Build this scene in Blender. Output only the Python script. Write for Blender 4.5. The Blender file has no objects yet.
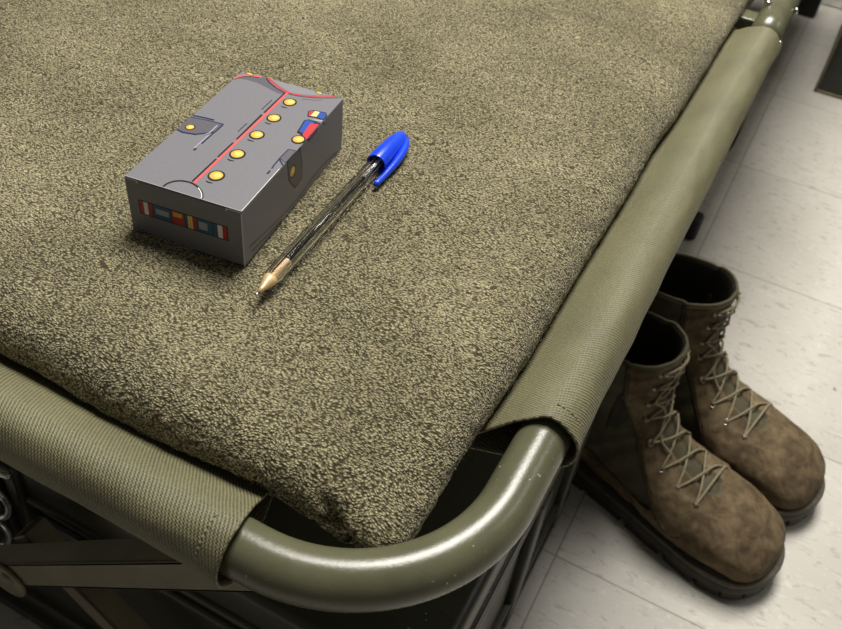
import bpy, bmesh, math, random
import numpy as np
from mathutils import Vector, Matrix, noise
from mathutils.geometry import tessellate_polygon
PI = math.pi
C = bpy.context.scene.collection
rnd = random.Random(7)
nrng = np.random.default_rng(7)

# ------------------------------------------------------------------ helpers
def tag(o, label=None, cat=None, group=None, kind=None):
    if label: o['label'] = label
    if cat: o['category'] = cat
    if group: o['group'] = group
    if kind: o['kind'] = kind
    return o

def thing(name, label, cat, loc=(0, 0, 0), rz=0, group=None):
    o = bpy.data.objects.new(name, None)
    o.empty_display_size = .03
    C.objects.link(o)
    o.location = loc
    o.rotation_euler = (0, 0, rz)
    return tag(o, label, cat, group)

def link(name, me, mats, parent=None, smooth=True):
    o = bpy.data.objects.new(name, me)
    C.objects.link(o)
    for m in (mats if isinstance(mats, (list, tuple)) else [mats]):
        me.materials.append(m)
    if parent: o.parent = parent
    if smooth:
        me.polygons.foreach_set('use_smooth', [True] * len(me.polygons))
    me.update()
    return o

def obj(name, bm, mats, parent=None, smooth=True, sharp=None):
    me = bpy.data.meshes.new(name)
    if sharp is not None:
        for e in bm.edges:
            if len(e.link_faces) == 2 and e.calc_face_angle(0) > math.radians(sharp):
                e.smooth = False
    bm.to_mesh(me)
    bm.free()
    return link(name, me, mats, parent, smooth)

def box(bm, x0, x1, y0, y1, z0, z1, bev=0.0, mi=0, seg=2):
    t = bmesh.new()
    vs = [t.verts.new((x, y, z)) for x in (x0, x1) for y in (y0, y1) for z in (z0, z1)]
    for f in ((0, 1, 3, 2), (4, 6, 7, 5), (0, 4, 5, 1), (2, 3, 7, 6), (0, 2, 6, 4), (1, 5, 7, 3)):
        t.faces.new([vs[i] for i in f])
    if bev > 0:
        bmesh.ops.bevel(t, geom=list(t.edges), offset=bev, segments=seg, profile=.5, affect='EDGES')
    merge(bm, t, None, mi)

def merge(bm, t, M=None, mi=None):
    mp = {}
    for v in t.verts:
        mp[v] = bm.verts.new(M @ v.co if M is not None else v.co)
    for f in t.faces:
        try:
            g = bm.faces.new([mp[v] for v in f.verts])
        except ValueError:
            continue
        g.material_index = f.material_index if mi is None else mi
    t.free()

def frames(pts):
    P = [Vector(p) for p in pts]
    T = []
    for i in range(len(P)):
        a = P[max(i - 1, 0)]; b = P[min(i + 1, len(P) - 1)]
        T.append((b - a).normalized())
    up = Vector((0, 0, 1)) if abs(T[0].z) < .9 else Vector((1, 0, 0))
    n = (up - T[0] * up.dot(T[0])).normalized()
    out = []
    for i in range(len(P)):
        n = (n - T[i] * n.dot(T[i])).normalized()
        out.append((P[i], T[i], n, T[i].cross(n)))
    return out

def tube(bm, pts, r, seg=16, caps=True, closed=False, mi=0, flat=1.0):
    fr = frames(pts)
    if closed:
        n = len(pts)
        P = [Vector(p) for p in pts]
        T = [(P[(i + 1) % n] - P[i - 1]).normalized() for i in range(n)]
        nn = fr[0][2]
        nn = (nn - T[0] * nn.dot(T[0])).normalized()
        fr = []
        for i in range(n):
            nn = (nn - T[i] * nn.dot(T[i])).normalized()
            fr.append((P[i], T[i], nn, T[i].cross(nn)))
    rings = []
    for i, (p, t, a, b) in enumerate(fr):
        rr = r[i] if isinstance(r, (list, tuple)) else r
        rings.append([bm.verts.new(p + (a * math.cos(2 * PI * k / seg) * flat + b * math.sin(2 * PI * k / seg)) * rr) for k in range(seg)])
    m = len(rings)
    for i in range(m if closed else m - 1):
        A, B = rings[i], rings[(i + 1) % m]
        for k in range(seg):
            f = bm.faces.new((A[k], A[(k + 1) % seg], B[(k + 1) % seg], B[k]))
            f.material_index = mi
    if caps and not closed:
        bm.faces.new(rings[0][::-1]).material_index = mi
        bm.faces.new(rings[-1]).material_index = mi

def catmull(pts, n):
    P = [np.array(p, float) for p in pts]
    P = [2 * P[0] - P[1]] + P + [2 * P[-1] - P[-2]]
    out = []
    m = len(P) - 3
    for i in range(n):
        u = i / (n - 1) * m
        k = min(int(u), m - 1); t = u - k
        a, b, c, d = P[k:k + 4]
        out.append(.5 * ((2 * b) + (-a + c) * t + (2 * a - 5 * b + 4 * c - d) * t * t + (-a + 3 * b - 3 * c + d) * t ** 3))
    return out

def lathe(bm, prof, seg=32, M=Matrix(), mi=0, closed=False):
    """profile of (radius, height) turned about the local z axis"""
    rings = []
    for r, z in prof:
        rings.append([bm.verts.new(M @ Vector((r * math.cos(2 * PI * k / seg), r * math.sin(2 * PI * k / seg), z))) for k in range(seg)])
    for i in range(len(rings) - 1):
        for k in range(seg):
            bm.faces.new((rings[i][k], rings[i][(k + 1) % seg], rings[i + 1][(k + 1) % seg], rings[i + 1][k])).material_index = mi
    bm.faces.new(rings[0][::-1]).material_index = mi
    bm.faces.new(rings[-1]).material_index = mi

def grid_mesh(name, V, closed_u=False, closed_v=False, uv=None):
    """V: (nu, nv, 3) array of points -> mesh; uv: (nu, nv, 2)"""
    nu, nv = V.shape[:2]
    idx = np.arange(nu * nv).reshape(nu, nv)
    iu = np.arange(nu if closed_u else nu - 1)
    iv = np.arange(nv if closed_v else nv - 1)
    I, J = np.meshgrid(iu, iv, indexing='ij')
    I2 = (I + 1) % nu; J2 = (J + 1) % nv
    F = np.stack([idx[I, J], idx[I2, J], idx[I2, J2], idx[I, J2]], -1).reshape(-1, 4)
    me = bpy.data.meshes.new(name)
    me.vertices.add(nu * nv); me.vertices.foreach_set('co', V.reshape(-1).astype(np.float32))
    me.loops.add(F.size); me.loops.foreach_set('vertex_index', F.reshape(-1).astype(np.int32))
    me.polygons.add(len(F)); me.polygons.foreach_set('loop_start', (np.arange(len(F)) * 4).astype(np.int32))
    me.update(calc_edges=True)
    if uv is not None:
        l = me.uv_layers.new(name='UVMap')
        l.data.foreach_set('uv', uv.reshape(-1, 2)[F.reshape(-1)].reshape(-1).astype(np.float32))
    return me

# ------------------------------------------------------------------ materials
def lin(c):
    return tuple(((x / 255) / 12.92 if x / 255 <= .04045 else ((x / 255 + .055) / 1.055) ** 2.4) for x in c) + (1,)

class NT:
    def __init__(s, name):
        s.m = bpy.data.materials.new(name); s.m.use_nodes = True
        s.t = s.m.node_tree; s.p = s.t.nodes['Principled BSDF']
        s.out = s.t.nodes['Material Output']
    def n(s, typ, **kw):
        o = s.t.nodes.new(typ)
        for k, v in kw.items():
            if k.startswith('i_'):
                o.inputs[k[2:].replace('_', ' ')].default_value = v
            else: setattr(o, k, v)
        return o
    def l(s, a, b): s.t.links.new(a, b)
    def math(s, op, a, b=None, c=None, clamp=False):
        o = s.t.nodes.new('ShaderNodeMath'); o.operation = op; o.use_clamp = clamp
        for i, x in enumerate((a, b, c)):
            if x is None: continue
            if isinstance(x, (int, float)): o.inputs[i].default_value = x
            else: s.l(x, o.inputs[i])
        return o.outputs[0]
    def ramp(s, fac, stops, interp='LINEAR'):
        o = s.t.nodes.new('ShaderNodeValToRGB'); o.color_ramp.interpolation = interp
        e = o.color_ramp.elements
        while len(e) < len(stops): e.new(.5)
        for k, (p, c) in enumerate(stops):
            e[k].position = p; e[k].color = c if len(c) == 4 else lin(c)
        s.l(fac, o.inputs[0]); return o.outputs[0]
    def mix(s, fac, a, b, mode='MIX'):
        o = s.t.nodes.new('ShaderNodeMix'); o.data_type = 'RGBA'; o.blend_type = mode
        for sock, x in ((o.inputs[0], fac), (o.inputs[6], a), (o.inputs[7], b)):
            if isinstance(x, (int, float)): sock.default_value = x
            elif isinstance(x, tuple): sock.default_value = x if len(x) == 4 else lin(x)
            else: s.l(x, sock)
        return o.outputs[2]
    def noise(s, vec, scale, detail=3, rough=.5, dist=0):
        o = s.n('ShaderNodeTexNoise'); o.inputs['Scale'].default_value = scale
        o.inputs['Detail'].default_value = detail; o.inputs['Roughness'].default_value = rough
        o.inputs['Distortion'].default_value = dist
        if vec is not None: s.l(vec, o.inputs['Vector'])
        return o.outputs['Fac']
    def obj(s): return s.n('ShaderNodeTexCoord').outputs['Object']
    def mapping(s, vec, scale=(1, 1, 1), rot=(0, 0, 0)):
        o = s.n('ShaderNodeMapping'); o.inputs['Scale'].default_value = scale; o.inputs['Rotation'].default_value = rot
        s.l(vec, o.inputs['Vector']); return o.outputs[0]
    def bump(s, h, strength=.5, dist=.001, normal=None):
        o = s.n('ShaderNodeBump'); o.inputs['Strength'].default_value = strength; o.inputs['Distance'].default_value = dist
        s.l(h, o.inputs['Height'])
        if normal is not None: s.l(normal, o.inputs['Normal'])
        return o.outputs[0]
    def set(s, **kw):
        for k, v in kw.items():
            k = k.replace('_', ' ')
            if isinstance(v, (int, float, tuple)): s.p.inputs[k].default_value = v
            else: s.l(v, s.p.inputs[k])
        return s.m

def simple(name, c, rough=.6, metal=0, nscale=60, var=.06, spec=.5, bump=0):
    s = NT(name)
    n = s.noise(s.obj(), nscale, 3)
    a = tuple(max(0, x * (1 - var)) for x in c); b = tuple(min(255, x * (1 + var)) for x in c)
    kw = dict(Base_Color=s.ramp(n, [(.3, a), (.7, b)]), Roughness=rough, Metallic=metal)
    s.p.inputs['Specular IOR Level'].default_value = spec
    if bump: kw['Normal'] = s.bump(n, bump, .001)
    return s.set(**kw)

def mat_wool():
    s = NT('wool')
    o = s.obj()
    # tufts: stretched, swirled cells
    warp = s.n('ShaderNodeTexNoise'); warp.inputs['Scale'].default_value = 60; warp.inputs['Detail'].default_value = 2
    s.l(o, warp.inputs['Vector'])
    sub = s.n('ShaderNodeVectorMath', operation='SUBTRACT'); sub.inputs[1].default_value = (.5, .5, .5); s.l(warp.outputs['Color'], sub.inputs[0])
    sc = s.n('ShaderNodeVectorMath', operation='SCALE'); sc.inputs['Scale'].default_value = .0075; s.l(sub.outputs[0], sc.inputs[0])
    add = s.n('ShaderNodeVectorMath', operation='ADD'); s.l(o, add.inputs[0]); s.l(sc.outputs[0], add.inputs[1])
    v = s.mapping(add.outputs[0], (1.0, 1.5, 1.2), (0, 0, .5))
    vo = s.n('ShaderNodeTexVoronoi'); vo.feature = 'SMOOTH_F1'; vo.inputs['Scale'].default_value = 760; vo.inputs['Smoothness'].default_value = .25
    s.l(v, vo.inputs['Vector'])
    d = vo.outputs['Distance']
    tuft = s.math('SUBTRACT', 1.0, s.math('MULTIPLY', d, 1.25), clamp=True)
    fine = s.noise(v, 1500, 3, .6)
    mid = s.noise(s.mapping(add.outputs[0], (1, 2.2, 1), (0, 0, .7)), 380, 4, .65)
    big = s.noise(o, 14, 3, .55)
    h = s.math('ADD', s.math('MULTIPLY', tuft, .75), s.math('ADD', s.math('MULTIPLY', fine, .35), s.math('MULTIPLY', mid, .55)))
    k = s.math('ADD', s.math('MULTIPLY', h, .8), s.math('MULTIPLY', s.math('SUBTRACT', big, .5), .28))
    col = s.ramp(k, [(.42, (62, 57, 40)), (.58, (118, 111, 84)), (.72, (152, 144, 113)), (.92, (200, 191, 156))])
    s.p.inputs['Specular IOR Level'].default_value = .15
    s.p.inputs['Sheen Weight'].default_value = .12
    s.p.inputs['Sheen Roughness'].default_value = .5
    return s.set(Base_Color=col, Roughness=.95, Normal=s.bump(h, .85, .0016))

def mat_canvas(name='canvas', base=(103, 100, 72), dark=(52, 50, 35), pitch=.00165):
    s = NT(name)
    uv = s.n('ShaderNodeUVMap').outputs[0]
    sep = s.n('ShaderNodeSeparateXYZ'); s.l(uv, sep.inputs[0])
    u, v = sep.outputs[0], sep.outputs[1]
    f = 2 * PI / pitch
    wob = s.math('MULTIPLY', s.noise(s.obj(), 90, 2), 3.0)
    a = s.math('SINE', s.math('ADD', s.math('MULTIPLY', s.math('ADD', u, s.math('MULTIPLY', v, .45)), f), wob))
    b = s.math('SINE', s.math('MULTIPLY', s.math('SUBTRACT', v, s.math('MULTIPLY', u, .15)), f * 1.25))
    w = s.math('ADD', s.math('MULTIPLY', a, .62), s.math('MULTIPLY', s.math('MULTIPLY', a, b), .45))
    n1 = s.noise(s.obj(), 900, 2)
    n2 = s.noise(s.obj(), 22, 4, .6)
    k = s.math('ADD', s.math('MULTIPLY', w, .27), s.math('ADD', s.math('MULTIPLY', n1, .5), s.math('MULTIPLY', n2, .35)))
    col = s.ramp(k, [(.1, dark), (.42, base), (.85, tuple(min(255, x * 1.3) for x in base))])
    s.p.inputs['Specular IOR Level'].default_value = .55
    return s.set(Base_Color=col, Roughness=.58, Normal=s.bump(s.math('ADD', w, n1), .5, .0004))

def mat_paint(name, c, rough=.3, chip=True, spec=.5, sc=1.0):
    s = NT(name)
    o = s.obj()
    n = s.noise(o, 30 * sc, 4, .6)
    col = s.ramp(n, [(.3, tuple(x * .9 for x in c)), (.7, tuple(min(255, x * 1.08) for x in c))])
    smud = s.noise(s.mapping(o, (1, 1, 1)), 120, 4, .65, 1.2)
    if chip:
        v = s.noise(o, 420, 3, .6)
        m = s.noise(o, 38, 2)
        chips = s.math('MULTIPLY', s.math('GREATER_THAN', v, .68), s.math('GREATER_THAN', m, .58))
        col = s.mix(chips, col, (176, 178, 160))
    r = s.ramp(smud, [(.3, (rough * 200,) * 3), (.75, (min(255, rough * 330),) * 3)])
    rr = s.math('ADD', s.math('MULTIPLY', smud, rough * .5), rough * .72)
    s.p.inputs['Specular IOR Level'].default_value = spec
    return s.set(Base_Color=col, Roughness=rr, Normal=s.bump(s.noise(o, 420, 5, .7), .22, .0004))

def mat_leather():
    s = NT('suede_leather')
    o = s.obj()
    n = s.noise(o, 26, 5, .62, .6)
    n2 = s.noise(o, 500, 3, .6)
    n3 = s.noise(s.mapping(o, (1, 1, 1.4)), 70, 4, .6, .8)
    col = s.ramp(s.math('ADD', s.math('MULTIPLY', n, .65), s.math('MULTIPLY', n3, .35)),
                 [(.36, (54, 44, 33)), (.46, (88, 74, 54)), (.56, (112, 97, 73)), (.70, (142, 126, 98))])
    col = s.mix(s.math('MULTIPLY', n2, .35), col, (70, 58, 42))
    h = s.math('ADD', n3, s.math('MULTIPLY', n2, .35))
    s.p.inputs['Specular IOR Level'].default_value = .2
    return s.set(Base_Color=col, Roughness=.85, Normal=s.bump(h, .4, .0018))

def mat_nylon(name, c):
    s = NT(name)
    o = s.obj()
    a = s.n('ShaderNodeTexWave'); a.inputs['Scale'].default_value = 420; a.bands_direction = 'DIAGONAL'; s.l(o, a.inputs['Vector'])
    n = s.noise(o, 60, 4, .6)
    k = s.math('ADD', s.math('MULTIPLY', a.outputs['Fac'], .25), n)
    col = s.ramp(k, [(.3, tuple(x * .75 for x in c)), (.9, tuple(x * 1.25 for x in c))])
    return s.set(Base_Color=col, Roughness=.8, Normal=s.bump(k, .3, .0006))

def mat_floor():
    s = NT('vinyl_tile')
    o = s.obj()
    sep = s.n('ShaderNodeSeparateXYZ'); s.l(o, sep.inputs[0])
    T = .28
    def seam(c, off):
        f = s.math('FRACT', s.math('ADD', s.math('DIVIDE', s.math('SUBTRACT', c, off), T), 100.0))
        d = s.math('MINIMUM', f, s.math('SUBTRACT', 1.0, f))
        return s.math('LESS_THAN', d, .0028), s.math('FLOOR', s.math('DIVIDE', s.math('SUBTRACT', c, off), T))
    sx, ix = seam(sep.outputs[0], -.0375)
    sy, iy = seam(sep.outputs[1], .5075)
    sm = s.math('MAXIMUM', sx, sy)
    wn = s.n('ShaderNodeTexWhiteNoise'); cb = s.n('ShaderNodeCombineXYZ'); s.l(ix, cb.inputs[0]); s.l(iy, cb.inputs[1]); s.l(cb.outputs[0], wn.inputs['Vector'])
    shift = s.n('ShaderNodeVectorMath', operation='ADD'); s.l(o, shift.inputs[0]); s.l(wn.outputs['Color'], shift.inputs[1])
    st = s.mapping(shift.outputs[0], (1.0, 2.6, 1), (0, 0, .5))
    st2 = s.mapping(shift.outputs[0], (1.0, 2.4, 1), (0, 0, .35))
    base = s.noise(shift.outputs[0], 4, 3)
    chipn = s.noise(st, 60, 3, .6, .8)
    light = s.noise(st2, 95, 3, .6, 1.0)
    col = s.ramp(base, [(.3, (176, 172, 163)), (.7, (196, 192, 183))])
    col = s.mix(s.ramp(light, [(.57, (0, 0, 0)), (.66, (160, 160, 160))]), col, (212, 208, 199))
    col = s.mix(s.ramp(chipn, [(.58, (0, 0, 0)), (.67, (210, 210, 210))]), col, (150, 144, 132))
    spk = s.math('GREATER_THAN', s.noise(s.mapping(o, (1, 1.8, 1), (0, 0, .9)), 75, 2, .5, .5), .735)
    col = s.mix(s.math('MULTIPLY', spk, .75), col, (92, 84, 70))
    dirt = s.noise(o, 9, 5, .65)
    col = s.mix(s.ramp(dirt, [(.5, (0, 0, 0)), (.75, (90, 90, 90))]), col, (150, 140, 120))
    col = s.mix(s.math('MULTIPLY', sm, .6), col, (78, 70, 58))
    s.p.inputs['Specular IOR Level'].default_value = .4
    return s.set(Base_Color=col, Roughness=.42, Normal=s.bump(s.noise(o, 30, 4), .08, .002))

M_wool = mat_wool()
M_canvas = mat_canvas()
M_thread = simple('stitch_thread', (116, 112, 84), .8)
M_tube = mat_paint('olive_gloss_paint', (86, 86, 65), .27)
M_dark = mat_paint('dark_olive_paint', (50, 51, 38), .38, sc=.4)
M_lock = mat_paint('locker_paint', (40, 43, 34), .42, sc=.4)
M_strut = mat_paint('strut_paint', (112, 105, 82), .5, chip=False)
M_rubber = simple('black_rubber', (22, 22, 20), .6)
M_chrome = simple('chrome', (225, 225, 222), .2, .8)
M_rivet = simple('rivet_steel', (190, 188, 176), .25, 1.0)
M_leather = mat_leather()
M_nylon = mat_nylon('olive_nylon', (66, 62, 42))
M_tongue = mat_nylon('tongue_nylon', (72, 66, 46))
M_lining = simple('boot_lining', (44, 42, 30), .9)
M_sole = simple('sole_rubber', (48, 44, 37), .7, nscale=120, var=.15, bump=.2)
M_welt = simple('welt_rubber', (72, 66, 54), .7, nscale=120, var=.12, bump=.2)
M_lace = simple('lace_cord', (126, 118, 94), .8, nscale=900, var=.2, bump=.4)
M_eyelet = simple('eyelet_metal', (165, 160, 145), .35, 1.0)
M_hook = simple('hook_metal', (118, 110, 90), .4, .6)
M_seam = simple('seam_thread', (58, 50, 36), .8)
M_binding = simple('collar_tape', (84, 78, 56), .85, nscale=500, bump=.2)
M_strap = mat_nylon('olive_webbing', (52, 54, 36))
M_floor = mat_floor()

# ------------------------------------------------------------------ floor
bm = bmesh.new()
box(bm, -2.2, 2.2, -1.2, 3.6, -.05, 0)
tag(obj('floor', bm, M_floor, smooth=False), kind='structure')

bm = bmesh.new()
box(bm, -2.2, 2.2, 3.6, 3.7, 0, 2.5)
tag(obj('wall_back', bm, simple('wall_paint', (190, 184, 168), .7), smooth=False), kind='structure')

# ------------------------------------------------------------------ cot
ZR = .471; RT = .0113; XR = -.0395; YF = .1358; XL = -.70; YB = 2.08
cot = thing('folding_cot', 'olive metal tube camp cot with stretched green canvas', 'cot', (-.37, 1.1, 0))
def local(o):
    """part modelled in room coordinates, carried by a thing standing at its own base"""
    o.matrix_parent_inverse = Matrix.Translation(-o.parent.location) if o.parent.rotation_euler.z == 0 else o.parent.matrix_basis.inverted()
    return o

def arc_pts(cx, cy, r, a0, a1, n, z):
    return [(cx + r * math.cos(a0 + (a1 - a0) * i / n), cy + r * math.sin(a0 + (a1 - a0) * i / n), z) for i in range(n + 1)]
BR = .072
loop = []
loop += arc_pts(XR - BR, YF + BR, BR, -PI / 2, 0, 26, ZR)
loop += [(XR, YF + BR + (YB - YF - 2 * BR) * i / 8, ZR) for i in range(1, 8)]
loop += arc_pts(XR - BR, YB - BR, BR, 0, PI / 2, 14, ZR)
loop += arc_pts(XL + BR, YB - BR, BR, PI / 2, PI, 14, ZR)
loop += arc_pts(XL + BR, YF + BR, BR, PI, 1.5 * PI, 14, ZR)
bm = bmesh.new()
tube(bm, loop, RT, 40, closed=True)
local(obj('tube_frame', bm, M_tube, cot))

RS = .0142   # sleeve radius
def sleeve_section():
    """(offset inward, height, arc) around a rail: underside -> outside -> top -> inward web"""
    pts = []
    pts.append((.085, -.0155)); pts.append((.045, -.0150))
    for k in range(31):
        a = -PI * .56 + (PI * 1.10) * k / 30        # from bottom over the outside to the top
        pts.append((-RS * math.cos(a), RS * math.sin(a)))
    pts.append((.0125, .0072)); pts.append((.019, .0015)); pts.append((.027, -.0045)); pts.append((.036, -.0085)); pts.append((.05, -.0115)); pts.append((.085, -.0125))
    return pts
SEC = sleeve_section()
arc = [0]
for i in range(1, len(SEC)): arc.append(arc[-1] + math.dist(SEC[i], SEC[i - 1]))

def sleeve(name, u0, u1, axis, side_sign, fixed, n=220, flare0=True, flare1=True, diag=None):
    """a canvas pocket around a straight rail. axis 'y': rail runs along y at x=fixed, inward = -x*side_sign"""
    us = np.linspace(0, 1, n)
    V = np.zeros((n, len(SEC), 3)); UV = np.zeros((n, len(SEC), 2))
    for i, t in enumerate(us):
        for j, (inn, h) in enumerate(SEC):
            u = u0 + (u1 - u0) * t
            fl = 0
            d0 = abs(u - u0); d1 = abs(u1 - u)
            if flare0: fl += .0012 * math.exp(-d0 / .006)
            if flare1: fl += .0012 * math.exp(-d1 / .006)
            rr = math.hypot(inn, h)
            k = 1 + (fl / rr if rr < .02 else 0)
            wv = .0006 * noise.noise(Vector((u * 14, j * .18, fixed * 3))) + .0004 * noise.noise(Vector((u * 45, j * .3, 7)))
            a, b = inn * k, h * k
            if rr > 1e-6 and rr < .03: a += wv * inn / rr; b += wv * h / rr
            b += .002 * noise.noise(Vector((u * 10, 3, fixed))) * min(1, max(0, (inn - .01) / .03))
            # the cut corner: the end edge runs inward on the slant
            uu = u
            if diag and inn > 0:
                uu = u + diag * inn * max(0, 1 - d0 / .10)
            if diag and inn > 0 and axis == 'y': uu = uu + .75 * inn * max(0, 1 - d1 / .10)
            if axis == 'y': V[i, j] = (fixed - side_sign * a, uu, ZR + b)
            else: V[i, j] = (uu, fixed + side_sign * a, ZR + b)
            UV[i, j] = (u, arc[j])
    me = grid_mesh(name, V, uv=UV)
    o = local(link(name, me, M_canvas, cot))
    m = o.modifiers.new('thick', 'SOLIDIFY'); m.thickness = .0011; m.offset = 0
    return o
sleeve('canvas_sleeve', .243, .692, 'y', 1, XR, 300, diag=-.3)
sleeve('canvas_sleeve', .90, 1.95, 'y', 1, XR, 120)
sleeve('canvas_sleeve', -.117, -.61, 'x', 1, YF, 300, diag=-.3)
# bed sheet
bm = bmesh.new()
out = [(-.155, .205), (-.112, .265), (-.105, 1.99), (-.63, 1.99), (-.69, 1.95), (-.69, .27), (-.63, .205)]
nx, ny = 40, 90
X = np.linspace(-.685, -.105, nx); Y = np.linspace(.205, 1.98, ny)
V = np.zeros((nx, ny, 3)); UV = np.zeros((nx, ny, 2))
for i in range(nx):
    for j in range(ny):
        x, y = X[i], Y[j]
        s = max(0, .075 - (x + .105 + .075 if x > -.18 else 0)) * 0
        cx = max(0, x + .16); cy = max(0, .26 - y)
        if cx > 0 and cy > 0:
            y = y + cx * 1.0 * (cy / .055)
        sag = .012 * math.sin(PI * (X[i] + .685) / .58) * min(1, (Y[j] - .205) / .2) * min(1, (1.98 - Y[j]) / .2)
        V[i, j] = (x, y, ZR - .0125 - sag); UV[i, j] = (x, y)
o = local(link('canvas_bed', grid_mesh('canvas_bed', V, uv=UV), M_canvas, cot))
m = o.modifiers.new('thick', 'SOLIDIFY'); m.thickness = .0011; m.offset = 0

# stitching: rows of short raised stitches
def stitches(name, pts_fn, n):
    bm = bmesh.new()
    for i in range(n):
        a = pts_fn((i + .15) / n); b = pts_fn((i + .8) / n)
        tube(bm, [a, ((a[0] + b[0]) / 2, (a[1] + b[1]) / 2, (a[2] + b[2]) / 2 + .0002), b], .00035, 6)
    o = local(obj(name, bm, M_thread, cot))
    return o
def ring_pt(axis, u, a, r=RS + .0008):
    inn, h = -r * math.cos(a), r * math.sin(a)
    return (XR - inn, u, ZR + h) if axis == 'y' else (u, YF + inn, ZR + h)
stitches('hem_stitching', lambda t: ring_pt('y', .252, -.5 + t * 2.1), 14)
stitches('hem_stitching', lambda t: ring_pt('x', -.127, -.5 + t * 2.1), 14)
def web_pt_x(t):
    u = -.132 - .45 * t; return (u, YF + .036, ZR - .0076)
def web_pt_y(t):
    u = .262 + .42 * t; return (XR - .036, u, ZR - .0076)
stitches('seam_stitching', web_pt_x, 110)
stitches('seam_stitching', web_pt_y, 110)

# crossed legs at three places, with rubber feet
def strut(a, b, w, d, y, nm='leg'):
    """flat channel bar from a to b (x, z) in the plane y"""
    bm = bmesh.new()
    L = math.dist(a, b); t = bmesh.new()
    box(t, -L / 2, L / 2, 0, .0022, -w / 2, w / 2, .0006)
    box(t, -L / 2, L / 2, 0, d, w / 2 - .0022, w / 2, .0006)
    box(t, -L / 2, L / 2, 0, d, -w / 2, -w / 2 + .0022, .0006)
    ang = math.atan2(b[1] - a[1], b[0] - a[0])
    M = Matrix.Translation(((a[0] + b[0]) / 2, y, (a[1] + b[1]) / 2)) @ Matrix.Rotation(-ang, 4, 'Y')
    merge(bm, t, M)
    return local(obj(nm, bm, M_strut, cot, smooth=False))
def foot(x, y):
    g = 1.45 if y > 1.8 else 1
    bm = bmesh.new(); box(bm, x - .022 * g, x + .022 * g, y - .016 * g, y + .016 * g, 0, .035 * g, .006, seg=3)
    return local(obj('rubber_foot', bm, M_rubber, cot))
for y in (.150, 1.09, 2.03):
    strut((-.122, .424), (-.577, .02), .020, .017, y)
    strut((-.327, .258), (-.085, .02), .020, .017, y + .020)
    for fx in ((-.085 if y < .5 else -.072 if y < 1.5 else -.060), -.577): foot(fx, y + .020)
# pivot plates and rivets at the near crossing
PX, PZ = -.3190, .2500
bm = bmesh.new()
t = bmesh.new(); lathe(t, [(.0165, 0), (.017, .0008), (.017, .002), (.0165, .0026)], 32)
merge(bm, t, Matrix.Translation((PX, .1495, PZ)) @ Matrix.Rotation(PI / 2, 4, 'X'))
local(obj('pivot_plate', bm, M_strut, cot))
for y in (.150,):
    bm = bmesh.new()
    prof = [(.0048, 0), (.0048, .001), (.004, .0022), (.0022, .003), (.0005, .0032)]
    t = bmesh.new(); lathe(t, prof, 24)
    merge(bm, t, Matrix.Translation((PX + .006, y - .0025, PZ + .006)) @ Matrix.Rotation(PI / 2, 4, 'X'))
    local(obj('rivet', bm, M_strut, cot))
# hinge fitting where the side rail comes apart, beyond the sleeve
bm = bmesh.new()
tube(bm, [(XR, .702 + .18 * i / 6, ZR) for i in range(7)], .0128, 36)
local(obj('joint_tube', bm, M_tube, cot))
bm = bmesh.new()
box(bm, XR - .030, XR - .008, .735, .755, ZR - .010, ZR + .001, .0015)
box(bm, XR - .030, XR - .024, .735, .90, ZR - .012, ZR + .008, .0015)
box(bm, XR - .030, XR - .006, .79, .90, ZR + .002, ZR + .008, .0015)
local(obj('hinge_bracket', bm, M_tube, cot))
for (dx, y, dz, ax) in ((.0128, .700, .003, 'Y'), (.0128, .770, .004, 'Y'), (-.0085, .752, .0105, 'Z')):
    bm = bmesh.new(); t = bmesh.new(); lathe(t, [(.0027, 0), (.0027, .0012), (.0018, .0022), (.0004, .0025)], 20)
    merge(bm, t, Matrix.Translation((XR + dx, y, ZR + dz)) @ (Matrix.Rotation(PI / 2 * .8, 4, 'Y') if ax == 'Y' else Matrix()))
    local(obj('bolt', bm, M_rivet, cot))
# a webbing strap hanging below the rail
bm = bmesh.new()
def strap(bm, pts, w, th=.002, axis=Vector((0, 1, 0))):
    P = [Vector(p) for p in pts]; R = []
    for i, p in enumerate(P):
        tt = (P[min(i + 1, len(P) - 1)] - P[max(i - 1, 0)]).normalized(); nn = tt.cross(axis).normalized()
        R.append([bm.verts.new(p + axis * sx * w / 2 + nn * sn * th / 2) for sx, sn in ((-1, -1), (1, -1), (1, 1), (-1, 1))])
    for i in range(len(R) - 1):
        for k in range(4): bm.faces.new((R[i][k], R[i][(k + 1) % 4], R[i + 1][(k + 1) % 4], R[i + 1][k]))
    bm.faces.new(R[0][::-1]); bm.faces.new(R[-1])
strap(bm, [tuple(q) for q in catmull([(-.09, 1.30, .45), (-.085, 1.29, .3), (-.068, 1.27, .17), (-.054, 1.25, .12), (-.058, 1.21, .10), (-.085, 1.18, .12), (-.11, 1.16, .3)], 30)], .05, .003)
local(obj('webbing_strap', bm, M_strap, cot))

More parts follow.
